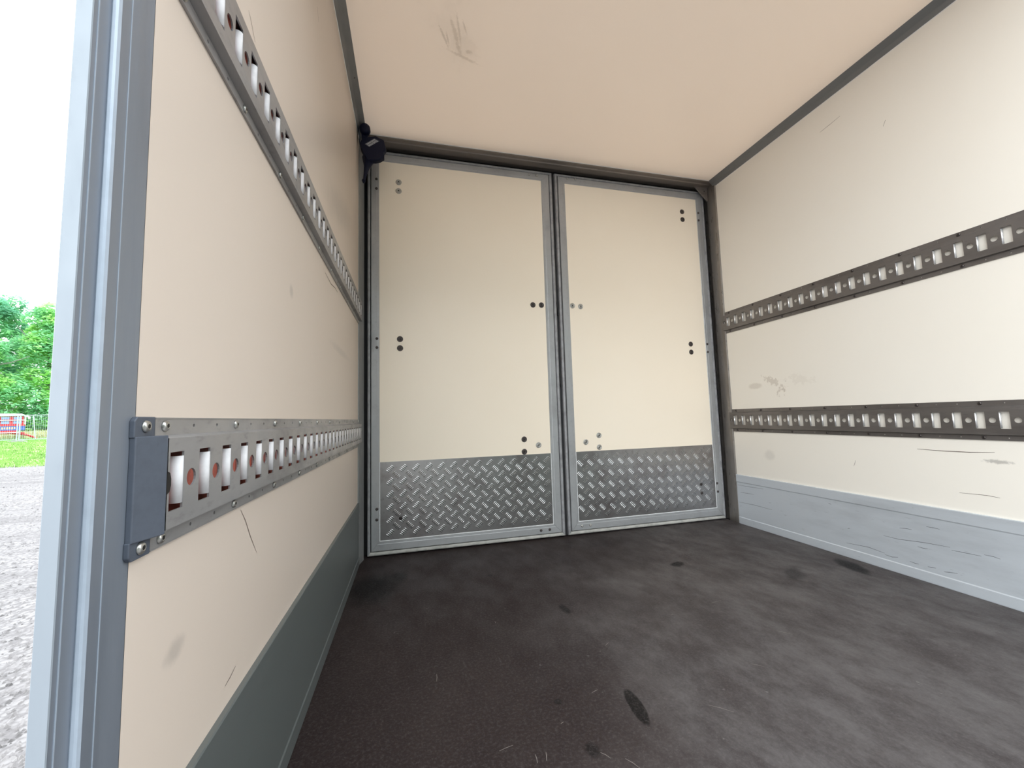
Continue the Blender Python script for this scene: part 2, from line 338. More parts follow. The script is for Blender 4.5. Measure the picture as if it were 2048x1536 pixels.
# gusset in the top right corner of the reveal
g = [(2.004, H-.006), (W-.003, H-.006), (W-.003, 2.006), (W-.013, 2.002), (2.0, H-.012)]
g = [(1.998, H-.008), (W-.004, H-.008), (W-.004, 1.995), (W-.010, 1.995)]
gu = MB().sweep([(a, 2.060, z) for a, z in g], [(a, 2.066, z) for a, z in g]).build('gusset_plate', M['header'], hd, bevel=.001)
MB().lathe([(.004, 0), (.004, .001), (.002, .002)], 10).build('rivet', M['bolt_dark'], gu).matrix_world = Matrix.Translation((2.072, 2.060, 2.058)) @ Matrix.Rotation(math.pi/2, 4, 'X')
MB().box(-.035, W+.042, 2.135, 2.150, -.02, H+.02).build('leak_block_back', M['black'], kind='structure')  # black sheet added behind the doors to stop light leaking round them
MB().box(-.035, -.0205, 1.99, 2.134, -.03, H+.02).box(W+.0305, W+.042, 1.99, 2.134, -.03, H+.02).box(-.03, W+.03, 2.0, 2.134, H+.021, H+.034).build('trim_11', M['black'], kind='structure')  # black blocks added beside and above the doors, also against light leaks

# ------------------------------------------------------------------ doors
bolt_me = {}
for key in ('dark', 'zinc'):
    b = MB().lathe([(.0150, 0), (.0155, .0012), (.0142, .0030), (.0100, .0036), (.0092, .0022), (.0084, .0022), (.0080, .0044), (.0062, .0058), (.0038, .0060), (.0034, .0040)], 20)
    bolt_me[key] = b.mesh('bolt', M['bolt_'+key], True)
    bolt_me['sock'+key] = MB().lathe([(.0036, .0045), (.0034, .0062), (.0001, .0062)], 6, cap=False).mesh('socket', M['socket'])
screw_me = MB().lathe([(.0072, 0), (.0072, .001), (.0060, .0032), (.0035, .0046), (.0022, .0046), (.0020, .0030)], 14).mesh('rivet', M['bolt_dark'], True)
screw_z = MB().lathe([(.0072, 0), (.0072, .001), (.0060, .0032), (.0035, .0046), (.0022, .0046), (.0020, .0030)], 14).mesh('rivet', M['bolt_zinc'], True)
screw_s = MB().lathe([(.0056, 0), (.0057, .0008), (.0048, .0025), (.0028, .0033), (.0022, .0033), (.0018, .0020)], 14).mesh('screw', M['bolt_zinc'], True)
screw_sd = MB().lathe([(.0056, 0), (.0057, .0008), (.0048, .0025), (.0028, .0033), (.0022, .0033), (.0018, .0020)], 14).mesh('screw', M['bolt_dark'], True)
sock_s = MB().lathe([(.0019, .0020), (.0019, .0034), (.0001, .0034)], 6, cap=False).mesh('socket', M['socket'])
RX = Matrix.Rotation(math.pi/2, 4, 'X')           # local Z -> world -Y (faces into the box)
def inst(name, me, parent, mat, **k):
    o = bpy.data.objects.new(name, me); link(o, parent, **k); o.matrix_world = mat; return o
# chequer lugs: five raised lens bars in a block, running up to the right or down to the right
def lug_mesh(name, ang):
    mb = MB(); ca, sa = math.cos(ang), math.sin(ang)
    for i in range(5):
        off = (i-2)*.0082-.001; L = .0138-abs(i-2)*.0006; bow = .0030
        pts = [(-L, 0, 0), (-L*.5, -.0023, 0), (L*.5, -.0023, 0), (L, 0, 0), (L*.5, .0023, 0), (-L*.5, .0023, 0), (-L*.55, 0, .0013), (L*.55, 0, .0013), (0, 0, .0016)]
        q = []
        for a, b, h in pts:
            b2 = b+off+bow*(1-(a/L)**2); q.append((a*ca-b2*sa, -h, a*sa+b2*ca))
        mb.add(q, [(0, 1, 6), (1, 2, 8), (1, 8, 6), (2, 7, 8), (2, 3, 7), (3, 4, 7), (4, 5, 8), (4, 8, 7), (5, 6, 8), (5, 0, 6)])
    return mb.mesh(name, M['lug'], True)
lugs = [lug_mesh('tread_lug', math.radians(45)), lug_mesh('tread_lug', math.radians(-45))]

def door(name, x0, x1, ins, panel_bolts, frame_bolts, label):
    root = empty(name, ((x0+x1)/2, D+.02, 0), kind='structure', label=label)
    inv = Matrix.Translation(root.location).inverted()
    z0, z1 = .005, 2.0705
    sc = dict(l=ins[0], r=ins[1], b=1.17, t=.98)
    def corner(c, i):
        x = x0+i*sc['l'] if 'l' in c else x1-i*sc['r']; z = z0+i*sc['b'] if 'b' in c else z1-i*sc['t']; return x, z
    def child(mb, nm, mat, **k):
        o = mb.build(nm, mat, root, **k); o.matrix_parent_inverse = inv; return o
    def ring(nm, prof, mats):
        for a, b, mt in (('lb', 'rb', mats[0]), ('rb', 'rt', mats[1]), ('rt', 'lt', mats[1]), ('lt', 'lb', mats[1])):
            A = []; B = []
            for i, y in prof:
                xa, za = corner(a, i); xb, zb = corner(b, i); d = Vector((xb-xa, 0, zb-za)).normalized()*.0005
                A.append((xa+d.x, y, za+d.z)); B.append((xb-d.x, y, zb-d.z))
            child(MB().sweep(A, B), nm, mt)
    ring('edge_gasket', [(0, 2.108), (.0003, 2.094), (.003, 2.088), (.007, 2.0862), (.013, 2.0868), (.0158, 2.0905), (.016, 2.108)], (M['gasket_pale'], M['gasket_grey']))
    ring('frame_profile', [(.0192, 2.112), (.0192, 2.0875), (.0208, 2.0850), (.046, 2.0850), (.048, 2.0858), (.0565, 2.0860), (.0590, 2.0885), (.0590, 2.112)], (M['frame_alu'], M['frame_alu']))
    xl, zb = corner('lb', .0580); xr, zt = corner('rt', .0580)
    child(MB().box(xl, xr, 2.0885, 2.112, zb, zt), 'panel', M['door_panel'])
    zc = .4515
    plate = child(MB().box(xl+.001, xr-.001, 2.0868, 2.0885, zb+.001, zc), 'chequer_plate', M['chequer'], bevel=.0004)
    # sealant round the plate
    for a in ((xl, xl+.0032, zb, zc), (xr-.0032, xr, zb, zc), (xl+.0032, xr-.0032, zb, zb+.0036)):
        child(MB().box(a[0], a[1], 2.0856, 2.0869, a[2], a[3]), 'sealant_bead', M['seal_white'], bevel=.0005)
    PX = .0628; nx = int((xr-xl)/PX)+1; nz = 7
    cnt = 0
    for k in (0, 1):
        for i in range(nx+1):
            for j in range(nz):
                cx = xl+.012+(i+.5*k)*PX+(.012 if x0 > 1 else .006); cz = zb+.004+(j+.5*k)*.0618
                if cx < xl+.020 or cx > xr-.020 or cz < zb+.020 or cz > zc-.012: continue
                o = bpy.data.objects.new('tread_lug', lugs[k]); link(o, plate)
                o.location = (cx, 2.0868, cz); cnt += 1
    for x, z, kind in panel_bolts:
        b = bpy.data.objects.new('bolt', bolt_me[kind]); link(b, root); b.matrix_parent_inverse = inv
        b.matrix_basis = Matrix.Translation((x, 2.0885 if z > .45 else 2.0868, z)) @ RX
        if z < .45: b.scale = (.6, .6, 1)
        s_ = bpy.data.objects.new('socket', bolt_me['sock'+kind]); link(s_, b)
    for x, z, kind in frame_bolts:
        b = bpy.data.objects.new('rivet', screw_me if kind == 'dark' else screw_z); link(b, root); b.matrix_parent_inverse = inv
        b.matrix_basis = Matrix.Translation((x, 2.0850, z)) @ RX
    return root
d_, z_ = 'dark', 'zinc'
door('door_1', .031, 1.050, (1.0, 1.17),
     [(.188, 1.907, z_), (.188, 1.859, z_), (.190, 1.068, d_), (.190, 1.021, d_), (.907, 1.276, d_), (.957, 1.277, d_), (.832, .533, d_), (.831, .467, d_), (.912, .499, z_), (.189, .175, d_)],
     [(.077, 1.910, d_), (.077, 1.858, d_), (.078, 1.068, d_), (.078, 1.022, d_), (.077, .228, d_), (.077, .177, d_), (.909, .048, d_), (.958, .048, d_), (.910, 2.040, z_), (.955, 2.040, z_)],
     'left door leaf, cream panel in a grey metal frame, beside the left wall')
door('door_2', 1.065, 2.088, (1.05, 1.07),
     [(1.919, 1.921, d_), (1.919, 1.870, d_), (1.918, 1.071, d_), (1.918, 1.021, d_), (1.144, 1.281, z_), (1.194, 1.278, z_), (1.272, .537, z_), (1.271, .471, z_), (1.190, .503, z_), (1.924, .220, d_), (1.925, .169, d_)],
     [(2.037, 1.923, d_), (2.036, 1.874, d_), (2.036, 1.073, d_), (2.036, 1.023, d_), (2.036, .219, d_), (2.038, .169, d_), (1.145, .050, z_), (1.195, .049, z_), (1.144, 2.045, z_), (1.195, 2.047, z_)],
     'right door leaf, cream panel in a grey metal frame, beside the right wall')
# centre seal between the leaves, blackened to paint in the dark gap
MB().box(1.046, 1.069, 2.104, 2.125, .004, 2.075).build('trim_12', M['black'], kind='structure')
for z in (1.27, .86):
    MB().sweep([(1.0555, 2.094, z-.045), (1.0605, 2.094, z-.045), (1.0605, 2.104, z-.045), (1.0555, 2.104, z-.045)],
               [(1.0520, 2.0905, z+.03), (1.0610, 2.0905, z+.03), (1.0610, 2.104, z+.03), (1.0520, 2.104, z+.03)]).build('seal_flap', M['black'], bpy.data.objects['trim_12'])

# ------------------------------------------------------------------ lashing rails
def rail(side, z0, z1, slots, pitch, zs0, zs1, y0, y1, mat, lipmat, label, cap=False, screw_phase=0):
    left = side == 'left'
    fn = (lambda u, v, w: (w, u, v)) if left else (lambda u, v, w: (W-w, u, v))
    root = empty('lashing_rail', fn((y0+y1)/2, z0, 0), label=label, cat='rail')
    inv = Matrix.Translation(root.location).inverted()
    def child(mb, nm, mt, **k):
        o = mb.build(nm, mt, root, **k); o.matrix_parent_inverse = inv; return o
    HB, FL, T = (.015 if left else .012), .0185, .0022          # body height, flange width, sheet thickness
    b0, b1 = z0+FL-.003, z1-FL+.001; zc = (zs0+zs1)/2
    plate = MB()
    cuts = [y0]+[c-pitch*.3 for c in slots if c-pitch*.3 > y0+.002]
    # solid lead-in, then one cell per slot
    first = slots[0]-pitch*.3
    pl_ = lambda u, v, w: fn(u, v, HB+w); fl_ = lambda u, v, w: fn(u, v, .003+w)
    for i, c in enumerate(slots):
        a = y0 if i == 0 else c-pitch*.3
        b = c+pitch*.7 if i < len(slots)-1 else y1
        hs = [[(c-.0123, zs0), (c+.0123, zs0), (c+.0123, zs1), (c-.0123, zs1)]]
        if c+pitch*.5+.0096 < b-.0005: hs.append(circ(c+pitch*.5, zc, .0092, 16))
        if i == 0 and a < c-.0365 : hs.append(circ(c-pitch*.5, zc, .0085, 14))
        holed_plate(plate, [(a, b0+.003), (b, b0+.003), (b, b1-.003), (a, b1-.003)], hs, pl_, T)
        if i % 3 != screw_phase:
            h1 = [circ(c, z0+.0085, .0021, 8)]; h2 = [circ(c, z1-.0085, .0021, 8)]
        else: h1 = h2 = []
        holed_plate(plate, [(a, z0), (b, z0), (b, b0), (a, b0)], h1, fl_, .0022)
        holed_plate(plate, [(a, b1), (b, b1), (b, z1), (a, z1)], h2, fl_, .0022)
    # slanted webs between flange and body
    for va, vb in ((b0, b0+.003), (b1, b1-.003)):
        q = [(va, .003), (vb, HB), (vb, HB-T), (va, .0008)]
        plate.sweep([fn(y0, v, w) for v, w in q], [fn(y1, v, w) for v, w in q])
    # rolled outer edges of the flanges and end returns
    for va, vb in ((z0, z0+.0012), (z1-.0012, z1)):
        q = [(va, 0), (vb, 0), (vb, .0036), (va, .0036)]
        plate.sweep([fn(y0, v, w) for v, w in q], [fn(y1, v, w) for v, w in q])
    track = child(plate, 'track', mat, fix=False)
    bm = bmesh.new(); bm.from_mesh(track.data); bmesh.ops.remove_doubles(bm, verts=bm.verts, dist=1e-5); bmesh.ops.recalc_face_normals(bm, faces=bm.faces); bm.to_mesh(track.data); bm.free()
    if left:
        child(MB().box(.0004, .0020, y0+.002, y1-.002, b0+.003, b1-.003), 'backing_strip', M['ply_red'], label='red-brown backing behind the slots')
    # rolled lip on the far side of each slot
    arc = [(.0128-.0064*math.sin(t), HB-.0002-.0064*(1-math.cos(t))) for t in [k*math.pi/2/5 for k in range(6)]]
    ring = arc+[(arc[-1][0], .0024)]+[(arc[-1][0]+.0014, .0024)]+[(.0128-.005*math.sin(t), HB-.0018-.005*(1-math.cos(t))) for t in [k*math.pi/2/4 for k in range(4, -1, -1)]]
    if not left:
        arc = [(.0128-.0040*math.sin(t), HB-.0002-.0040*(1-math.cos(t))) for t in [k*2.6/7 for k in range(8)]]
        ring = arc+[(.0128-.0026*math.sin(t), HB-.0016-.0026*(1-math.cos(t))) for t in [k*2.6/5 for k in range(5, -1, -1)]]
    g_ = .0048 if left else .003
    mb = MB(); o_ = fn(0, 0, 0)
    f0 = fn(0, zs0+g_, 0)
    rel = lambda u, v, w: tuple(a-b for a, b in zip(fn(u, v, w), fn(0, zc, 0)))
    mb.sweep([rel(u, zs0+g_, w) for u, w in ring], [rel(u, zs1-g_, w) for u, w in ring])
    lip = mb.mesh('slot_lip', lipmat)
    for p_ in lip.polygons: p_.use_smooth = len(p_.vertices) == 4
    bx, by, bz = fn(0, zc, 0)
    for c in slots:
        o = bpy.data.objects.new('slot_lip', lip); link(o, root); o.matrix_parent_inverse = inv; o.location = (bx, by+c, bz)
    Rr = Matrix.Rotation(math.pi/2 if left else -math.pi/2, 4, 'Y')
    for i, c in enumerate(slots):
        if i % 3 == screw_phase:
            for v in (z0+.0085, z1-.0085):
                o = bpy.data.objects.new('screw', screw_s if left else screw_sd); link(o, root); o.matrix_parent_inverse = inv
                o.matrix_basis = Matrix.Translation(fn(c, v, .003)) @ Rr
                link(bpy.data.objects.new('socket', sock_s), o)
    if cap:
        m2 = MB()
        zb, zt = z0-.0005, z1+.0005; ya, yb, yc = y0-.032, y0-.002, y0-.0025
        # raised cover, flange tabs with cut corners
        m2.sweep([fn(ya+.0012, b0, 0), fn(ya+.0012, b1, 0), fn(ya+.0012, b1, .0050), fn(ya+.0012, b0, .0050)],
                 [fn(yb, b0, 0), fn(yb, b1, 0), fn(yb, b1, .0156), fn(yb, b0, .0156)])
        m2.sweep([fn(ya, zb+.004, 0), fn(ya+.004, zb, 0), fn(yc, zb, 0), fn(yc, b0+.001, 0), fn(ya, b0+.001, 0)],
                 [fn(ya, zb+.004, .0045), fn(ya+.004, zb, .0045), fn(yc, zb, .0045), fn(yc, b0+.001, .0045), fn(ya, b0+.001, .0045)])
        m2.sweep([fn(ya, zt-.004, 0), fn(ya+.004, zt, 0), fn(yc, zt, 0), fn(yc, b1-.001, 0), fn(ya, b1-.001, 0)],
                 [fn(ya, zt-.004, .0045), fn(ya+.004, zt, .0045), fn(yc, zt, .0045), fn(yc, b1-.001, .0045), fn(ya, b1-.001, .0045)])
        cp = child(m2, 'end_cap', M['cap_grey'], bevel=.0008, label='slate grey plastic end cap')
        q = [(yb, -.011), (yb+.0045, -.009), (yb+.0065, -.003), (yb+.0065, .003), (yb+.0045, .009), (yb, .011)]
        child(MB().sweep([fn(u, zc+v, .0152) for u, v in q], [fn(u, zc+v, .0158) for u, v in q]), 'cap_notch', M['socket'])
        for v in (z0+.0085, z1-.0085):
            o = bpy.data.objects.new('screw', screw_s); link(o, root); o.matrix_parent_inverse = inv
            o.matrix_basis = Matrix.Translation(fn((ya+yc)/2, v, .0045)) @ Rr
            link(bpy.data.objects.new('socket', sock_s), o)
    return root
SL = [.4735+.0557*n+.002 for n in range(28)]
SR = [.861-.0579*6+.0579*n for n in range(26)]
rail('left', .5372, .6635, SL, .0557, .572, .629, .460, 2.020, M['rail_left'], M['lip_left'], 'lower left wall lashing rail with a slate grey end cap at its near end', cap=True)
rail('left', 1.1192, 1.2535, SL, .0557, 1.157, 1.214, .460, 2.020, M['rail_left'], M['lip_left'], 'upper lashing rail on the left wall rising steeply to the top of the photo', cap=True)
rail('right', .5317, .6625, SR, .0579, .570, .626, .47, 2.004, M['rail_right'], M['lip_right'], 'lower lashing rail on the right wall, dark slotted steel, nearly level', screw_phase=1)
rail('right', 1.121, 1.250, SR, .0579, 1.160, 1.215, .47, 2.004, M['rail_right'], M['lip_right'], 'upper lashing rail on the right wall, dark slotted steel, above the stained patch', screw_phase=1)

# ------------------------------------------------------------------ scratches lying in the surfaces
def scratch(pts, wd, fn, parent, mat='scratch', name='scratch'):
    mb = MB(); n = len(pts); A = []; B = []
    for i, (a, b) in enumerate(pts):
        p0 = Vector(pts[max(i-1, 0)]); p1 = Vector(pts[min(i+1, n-1)]); d = (p1-p0).normalized(); nrm = Vector((-d.y, d.x))
        w = wd*(.25+.75*math.sin(math.pi*(i+.35)/(n-.3)))
        A.append(fn(a+nrm.x*w, b+nrm.y*w)); B.append(fn(a-nrm.x*w, b-nrm.y*w))
    mb.add(A+B, [(i, i+1, n+i+1, n+i) for i in range(n-1)]); return mb.build(name, M[mat], parent)
LW = lambda a, b: (.0004, a, b); RW = lambda a, b: (W-.0004, a, b); FLR = lambda a, b: (a, b, .0005)
for pts, w in [([(.676, .53), (.695, .510), (.715, .482), (.743, .449)], .0006), ([(1.24, 1.094), (1.33, 1.09), (1.40, 1.10), (1.445, 1.099)], .0014),
               ([(.655, 1.303), (.665, 1.296), (.684, 1.277)], .0006), ([(.640, .309), (.655, .311), (.672, .316)], .0007), ([(1.105, 1.80), (1.12, 1.77)], .001)]:
    scratch(pts, w, LW, wl)
for pts, w in [([(1.107, .489), (1.03, .487), (.96, .488), (.899, .492)], .0012), ([(1.344, 1.934), (1.30, 1.938), (1.253, 1.944)], .0008),
               ([(1.10, 1.78), (1.09, 1.80)], .0008), ([(1.33, .425), (1.335, .41), (1.34, .40)], .0007), ([(1.0, .345), (.93, .348), (.90, .345)], .0008)]:
    scratch(pts, w, RW, wr_)
fl = bpy.data.objects['floor']; rr = random.Random(3)
for x, y, L, a in [(.42, .83, .03, .2), (.498, 1.315, .012, 1.6), (.60, .76, .022, 2.2), (.64, .73, .03, 2.1), (.90, .80, .05, 2.4), (.30, 1.09, .03, 1.5), (.78, 1.10, .02, .6),
                   (.55, .86, .008, .4), (1.06, 1.19, .012, 0), (.66, .93, .02, .3), (1.25, 1.22, .03, .1), (1.1, .9, .03, 2.4), (1.3, 1.0, .04, 2.3), (.49, .79, .02, 1.3), (.47, .79, .02, 1.5)]:
    dx, dy = math.cos(a)*L/2, math.sin(a)*L/2
    scratch([(x-dx, y-dy), (x+.001, y+.001), (x+dx, y+dy)], .0008, FLR, fl, 'scratch_pale', 'scuff_mark')

ce = bpy.data.objects['ceiling']; CEI = lambda a, b: (a, b, H-.0005); KR = lambda a, b: (W-(.0060 if .04 < b < .236 else .0085), a, b)
kr = bpy.data.objects['baseboard_right']
for pts in [[(1.249, .132), (1.198, .132), (1.113, .143), (1.04, .148)], [(1.037, .139), (1.002, .141), (.96, .143)], [(.953, .15), (.931, .151), (.915, .148)], [(1.189, .177), (1.17, .180), (1.15, .181)],
            [(1.103, .204), (1.081, .205), (1.064, .204)], [(1.251, .057), (1.226, .055), (1.205, .061)], [(1.167, .058), (1.15, .056), (1.139, .057)], [(1.112, .057), (1.10, .058), (1.088, .06)],
            [(1.065, .055), (1.05, .059), (1.028, .062)], [(1.986, .122), (1.881, .126), (1.767, .124)], [(1.988, .22), (1.9, .222), (1.813, .225)], [(1.97, .18), (1.92, .183), (1.876, .184)],
            [(1.399, .06), (1.31, .068), (1.251, .062)], [(1.137, .122), (1.12, .121), (1.106, .123)], [(1.462, .216), (1.455, .217), (1.449, .216)], [(1.387, .124), (1.382, .126), (1.377, .127)]]:
    scratch(pts, .0009, KR, kr, 'kick_scratch')
# ------------------------------------------------------------------ dark unit in the top left corner
YD = 1.93
dev = empty('corner_sensor', (.07, YD, 1.95), label='navy-black plastic unit with round knob and small printed plate in the top left corner', cat='sensor')
invd = Matrix.Translation(dev.location).inverted()
def dchild(mb, nm, mt, **k):
    o = mb.build(nm, mt, dev, **k); o.matrix_parent_inverse = invd; return o
def unproj(px, py, y):
    d = f_+r_*((px-1024)/F_PX)-u_*((py-768)/F_PX); t = y/d.y; return Vector((.2431, 0, .6537))+d*t
Q = lambda x, y, Y=YD: unproj(710+x/17.06, 235+y/17.06, Y)
def slab(pts, y0, y1, taper=1.0):
    A = [Q(a, b, y0) for a, b in pts]; c = sum(A, Vector())/len(A)
    A2 = [c+(p-c)*taper for p in A]; B = [Vector((p.x, y1, p.z)) for p in A]
    mid = [Vector((p.x, y0+(y1-y0)*.3, p.z)) for p in A]
    mb = MB(); n = len(A); mb.add(A2+mid+B, [(i, (i+1) % n, n+(i+1) % n, n+i) for i in range(n)]+[(n+i, n+(i+1) % n, 2*n+(i+1) % n, 2*n+i) for i in range(n)]+[tuple(range(n-1, -1, -1)), tuple(range(2*n, 3*n))])
    return mb
body = [(220, 700), (420, 650), (600, 625), (700, 605), (850, 695), (980, 745), (1065, 1060), (990, 1170), (990, 1340), (850, 1420), (700, 1450), (420, 1440), (300, 1250), (190, 1040), (150, 860)]
dchild(slab(body, YD-.008, YD+.022, .95), 'housing', M['navy'], bevel=.002)
kc = Q(345, 420, YD-.005); kb = MB().lathe([(.012, -.018), (.0215, -.016), (.0245, -.008), (.0245, .012), (.020, .020), (.008, .024), (.001, .024)], 24)
ko = dchild(kb, 'knob', M['navy'], smooth=True); ko.matrix_basis = Matrix.Translation(kc) @ RX
dchild(slab([(215, 420), (430, 560), (430, 680), (225, 720)], YD, YD+.02), 'neck', M['navy'], bevel=.002)
dchild(MB().box(.0085, .0125, YD-.006, YD+.04, 2.005, 2.078), 'mounting_plate', M['cap_grey'])
lp = [(330, 905), (660, 712), (835, 805), (480, 1000)]
dchild(slab(lp, YD-.0092, YD-.0078), 'printed_plate', M['label'])
pm = MB(); rr = random.Random(5)
A0, B0, C0, D0 = [Vector((a, b, 0)) for a, b in lp]
def P2(s, t): return (A0*(1-s)+B0*s)*(1-t)+(D0*(1-s)+C0*s)*t
for row in (0, 1):
    for k in range(6):
        s0 = .07+k*.148; t0 = .10+row*.46
        for seg in rr.sample([((0, 0), (0, .34)), ((.09, 0), (.09, .34)), ((0, 0), (.09, 0)), ((0, .34), (.09, .34)), ((0, .17), (.09, .17)), ((0, 0), (.09, .34))], 4):
            a = P2(s0+seg[0][0], t0+seg[0][1]); b = P2(s0+seg[1][0], t0+seg[1][1]); d = (b-a).normalized(); nn = Vector((-d.y, d.x, 0))*7
            pts = [a+nn, b+nn, b-nn, a-nn]; A = [Q(p.x, p.y, YD-.0101) for p in pts]; B = [Q(p.x, p.y, YD-.0093) for p in pts]; pm.sweep(A, B)
dchild(pm, 'print_marks', M['print'])
cab = [unproj(737, 318, YD+.02), unproj(734, 334, YD+.02), unproj(731, 346, YD+.02), unproj(728.5, 360, YD+.02)]
dchild(MB().tube(cab, [.030, .014, .0085, .0055], 12), 'cable_boot', M['navy'], smooth=True)
e_ = cab[-1]; dchild(MB().tube([e_+Vector((-.001, 0, .006)), e_+Vector((-.002, 0, -.004)), e_+Vector((-.002, 0, -.014))], [.006, .0095, .005], 10), 'cable_end', M['navy'], smooth=True)

# ------------------------------------------------------------------ outside
SLOPE = .0297
gz = lambda y: -.95+SLOPE*y
def gplane(name, x0, x1, y0, y1, mat, dz=0):
    A = [(x0, y0), (x1, y0), (x1, y1), (x0, y1)]
    return MB().sweep([(x, y, gz(y)-.2) for x, y in A], [(x, y, gz(y)+dz) for x, y in A]).build(name, mat, kind='structure')
gplane('ground_gravel', -150, 150, -80, 16.6, M['gravel']); gplane('ground_grass', -150, 150, 16.6, 220, M['grass_ground'])
rr = random.Random(11)
st = MB()
for i in range(9000):
    y = 2.2*math.exp(rr.random()*1.95); x = -y*rr.uniform(.56, .98)+rr.uniform(-.1, .1); s_ = rr.uniform(.006, .020)*(1+y*.05)
    if x > -.2: continue
    a = rr.random()*6.28; pts = []
    for k in range(5):
        t = a+k*1.2566; pts.append((x+math.cos(t)*s_*rr.uniform(.7, 1.1), y+math.sin(t)*s_*rr.uniform(.7, 1.1), gz(y)-.004))
    top = (x+rr.uniform(-.3, .3)*s_, y+rr.uniform(-.3, .3)*s_, gz(y)+s_*rr.uniform(.4, .8))
    st.add(pts+[top], [(k, (k+1) % 5, 5) for k in range(5)])
st.build('gravel_stones', M['stone'], fix=False, kind='stuff', label='loose pale gravel on the yard outside the opening', cat='gravel')
def blades(name, n, ylo, yhi, hh, mat, label, xr=(.55, .98), wd=.02):
    mb = MB()
    for i in range(n):
        y = rr.uniform(ylo, yhi); x = -y*rr.uniform(*xr); h = rr.uniform(*hh); a = rr.random()*3.14; dx, dy = math.cos(a)*wd, math.sin(a)*wd
        lx, ly = rr.uniform(-.4, .4)*h, rr.uniform(-.4, .4)*h; z = gz(y)
        mb.add([(x-dx, y-dy, z-.01), (x+dx, y+dy, z-.01), (x+lx, y+ly, z+h)], [(0, 1, 2)])
    mb.build(name, mat, fix=False, kind='stuff', label=label, cat='grass')
blades('grass', 28000, 16.2, 36.5, (.03, .10), M['blade'], 'short green grass strip between gravel yard and fence')
blades('dry_grass', 12000, 36.9, 43, (.15, .55), M['straw'], 'tall dry yellow grass growing behind the wire fence', wd=.03)

def tree(x, y, w, h, base, leaf, label, n, seed, size=.24):
    q = random.Random(seed); z0 = gz(y)
    root = empty('tree', (x, y, z0), label=label, cat='tree', group='trees beyond the fence')
    inv = Matrix.Translation(root.location).inverted()
    tr = MB().tube([(x, y, z0-.2), (x+.1, y, z0+h*.25), (x-.1, y+.1, z0+h*.5), (x+.05, y, z0+h*.85)], [.26, .2, .14, .04], 8)
    for k in range(9):
        a = k*2.4; zz = z0+h*(.15+.07*k); tr.tube([(x, y, zz), (x+math.cos(a)*w*.3, y+math.sin(a)*w*.3, zz+h*.08), (x+math.cos(a)*w*.45, y+math.sin(a)*w*.45, zz+h*.16)], [.09, .06, .02], 6)
    o = tr.build('trunk', M['bark'], root); o.matrix_parent_inverse = inv
    lumps = []
    for k in range(80):
        t = q.random(); zz = base+(h-base)*t; rad = w*.5*(1-.55*max(0, t-.45)/.55)*(0.9+.2*q.random())
        a = q.random()*6.283; rr_ = rad*math.sqrt(q.uniform(.15, 1))*.8
        lumps.append((x+math.cos(a)*rr_, y+math.sin(a)*rr_, z0+zz, q.uniform(.85, 1.6)*(1.2-.55*t)))
    lm = MB()
    for i in range(n):
        lx, ly, lz, lr = lumps[q.randrange(len(lumps))]
        v = Vector((q.gauss(0, 1), q.gauss(0, 1), q.gauss(0, 1))).normalized()*lr*q.uniform(.75, 1.08)
        c = Vector((lx, ly, lz))+Vector((v.x, v.y, v.z*.72))
        if c.z < z0+.2: continue
        a = Vector((q.uniform(-1, 1), q.uniform(-1, 1), q.uniform(-.35, .35))).normalized(); b = a.cross(Vector((q.uniform(-.5, .5), q.uniform(-.5, .5), 1))).normalized()
        s_ = size*q.uniform(.6, 1.2)
        lm.add([c-a*s_, c-b*s_*.45, c+a*s_, c+b*s_*.45], [(0, 1, 2, 3)])
    o = lm.build('foliage', leaf, root, fix=False, kind='stuff'); o.matrix_parent_inverse = inv
tree(-35.9, 45.5, 6.4, 12.2, .6, M['leaf_a'], 'dense tree with the tall rounded top at the left edge behind the red trailer', 24000, 1, .2)
tree(-31.4, 44.8, 5.0, 11.7, .5, M['leaf_b'], 'lighter green tree beside the pale post edge, behind the bare fence section', 22000, 6, .2)
tree(-33.4, 40.5, 7.0, 7.6, .1, M['leaf_b'], 'low bright green bushy tree in front of the two tall ones', 26000, 9, .17)

# wire fence: two panels on concrete feet
fence = empty('site_fence', (-23.7, 32, gz(32)), label='wire site fence on grey feet in front of the red trailer', cat='fence')
def fpanel(x0, x1, y, mids=()):
    z0 = gz(y)+.15; z1 = z0+1.51
    root = empty('fence_panel', ((x0+x1)/2-fence.location.x, 0, 0), parent=fence)
    inv = Matrix.Translation(Vector(((x0+x1)/2, y, gz(y)))).inverted()
    def ch(mb, nm, mt, **k):
        o = mb.build(nm, mt, root, **k); o.matrix_parent_inverse = inv; return o
    ch(MB().tube([(x0+.03, y, z1), (x1-.03, y, z1)], .026, 8), 'top_rail', M['galv']); ch(MB().tube([(x0+.03, y, z0), (x1-.03, y, z0)], .022, 8), 'bottom_rail', M['galv'])
    for x in (x0+.03, x1-.03): ch(MB().tube([(x, y, gz(y)), (x, y, z1+.02)], .03, 8), 'upright', M['galv'])
    for xa, xb in mids: ch(MB().tube([(xa, y+.02, z1), (xb, y-.02, z0)], .024, 8), 'brace', M['galv'])
    mb = MB(); k = x0+.1
    while k < x1-.08: mb.box(k-.003, k+.003, y-.003, y+.003, z0, z1); k += .11
    for j in range(8): zz = z0+.1+j*.19; mb.box(x0+.03, x1-.03, y-.003, y+.003, zz-.003, zz+.003)
    ch(mb, 'wire_mesh', M['galv'], kind='stuff')
fpanel(-27.3, -23.72, 32)
fpanel(-23.66, -20.1, 32, mids=((-23.0, -22.80),))
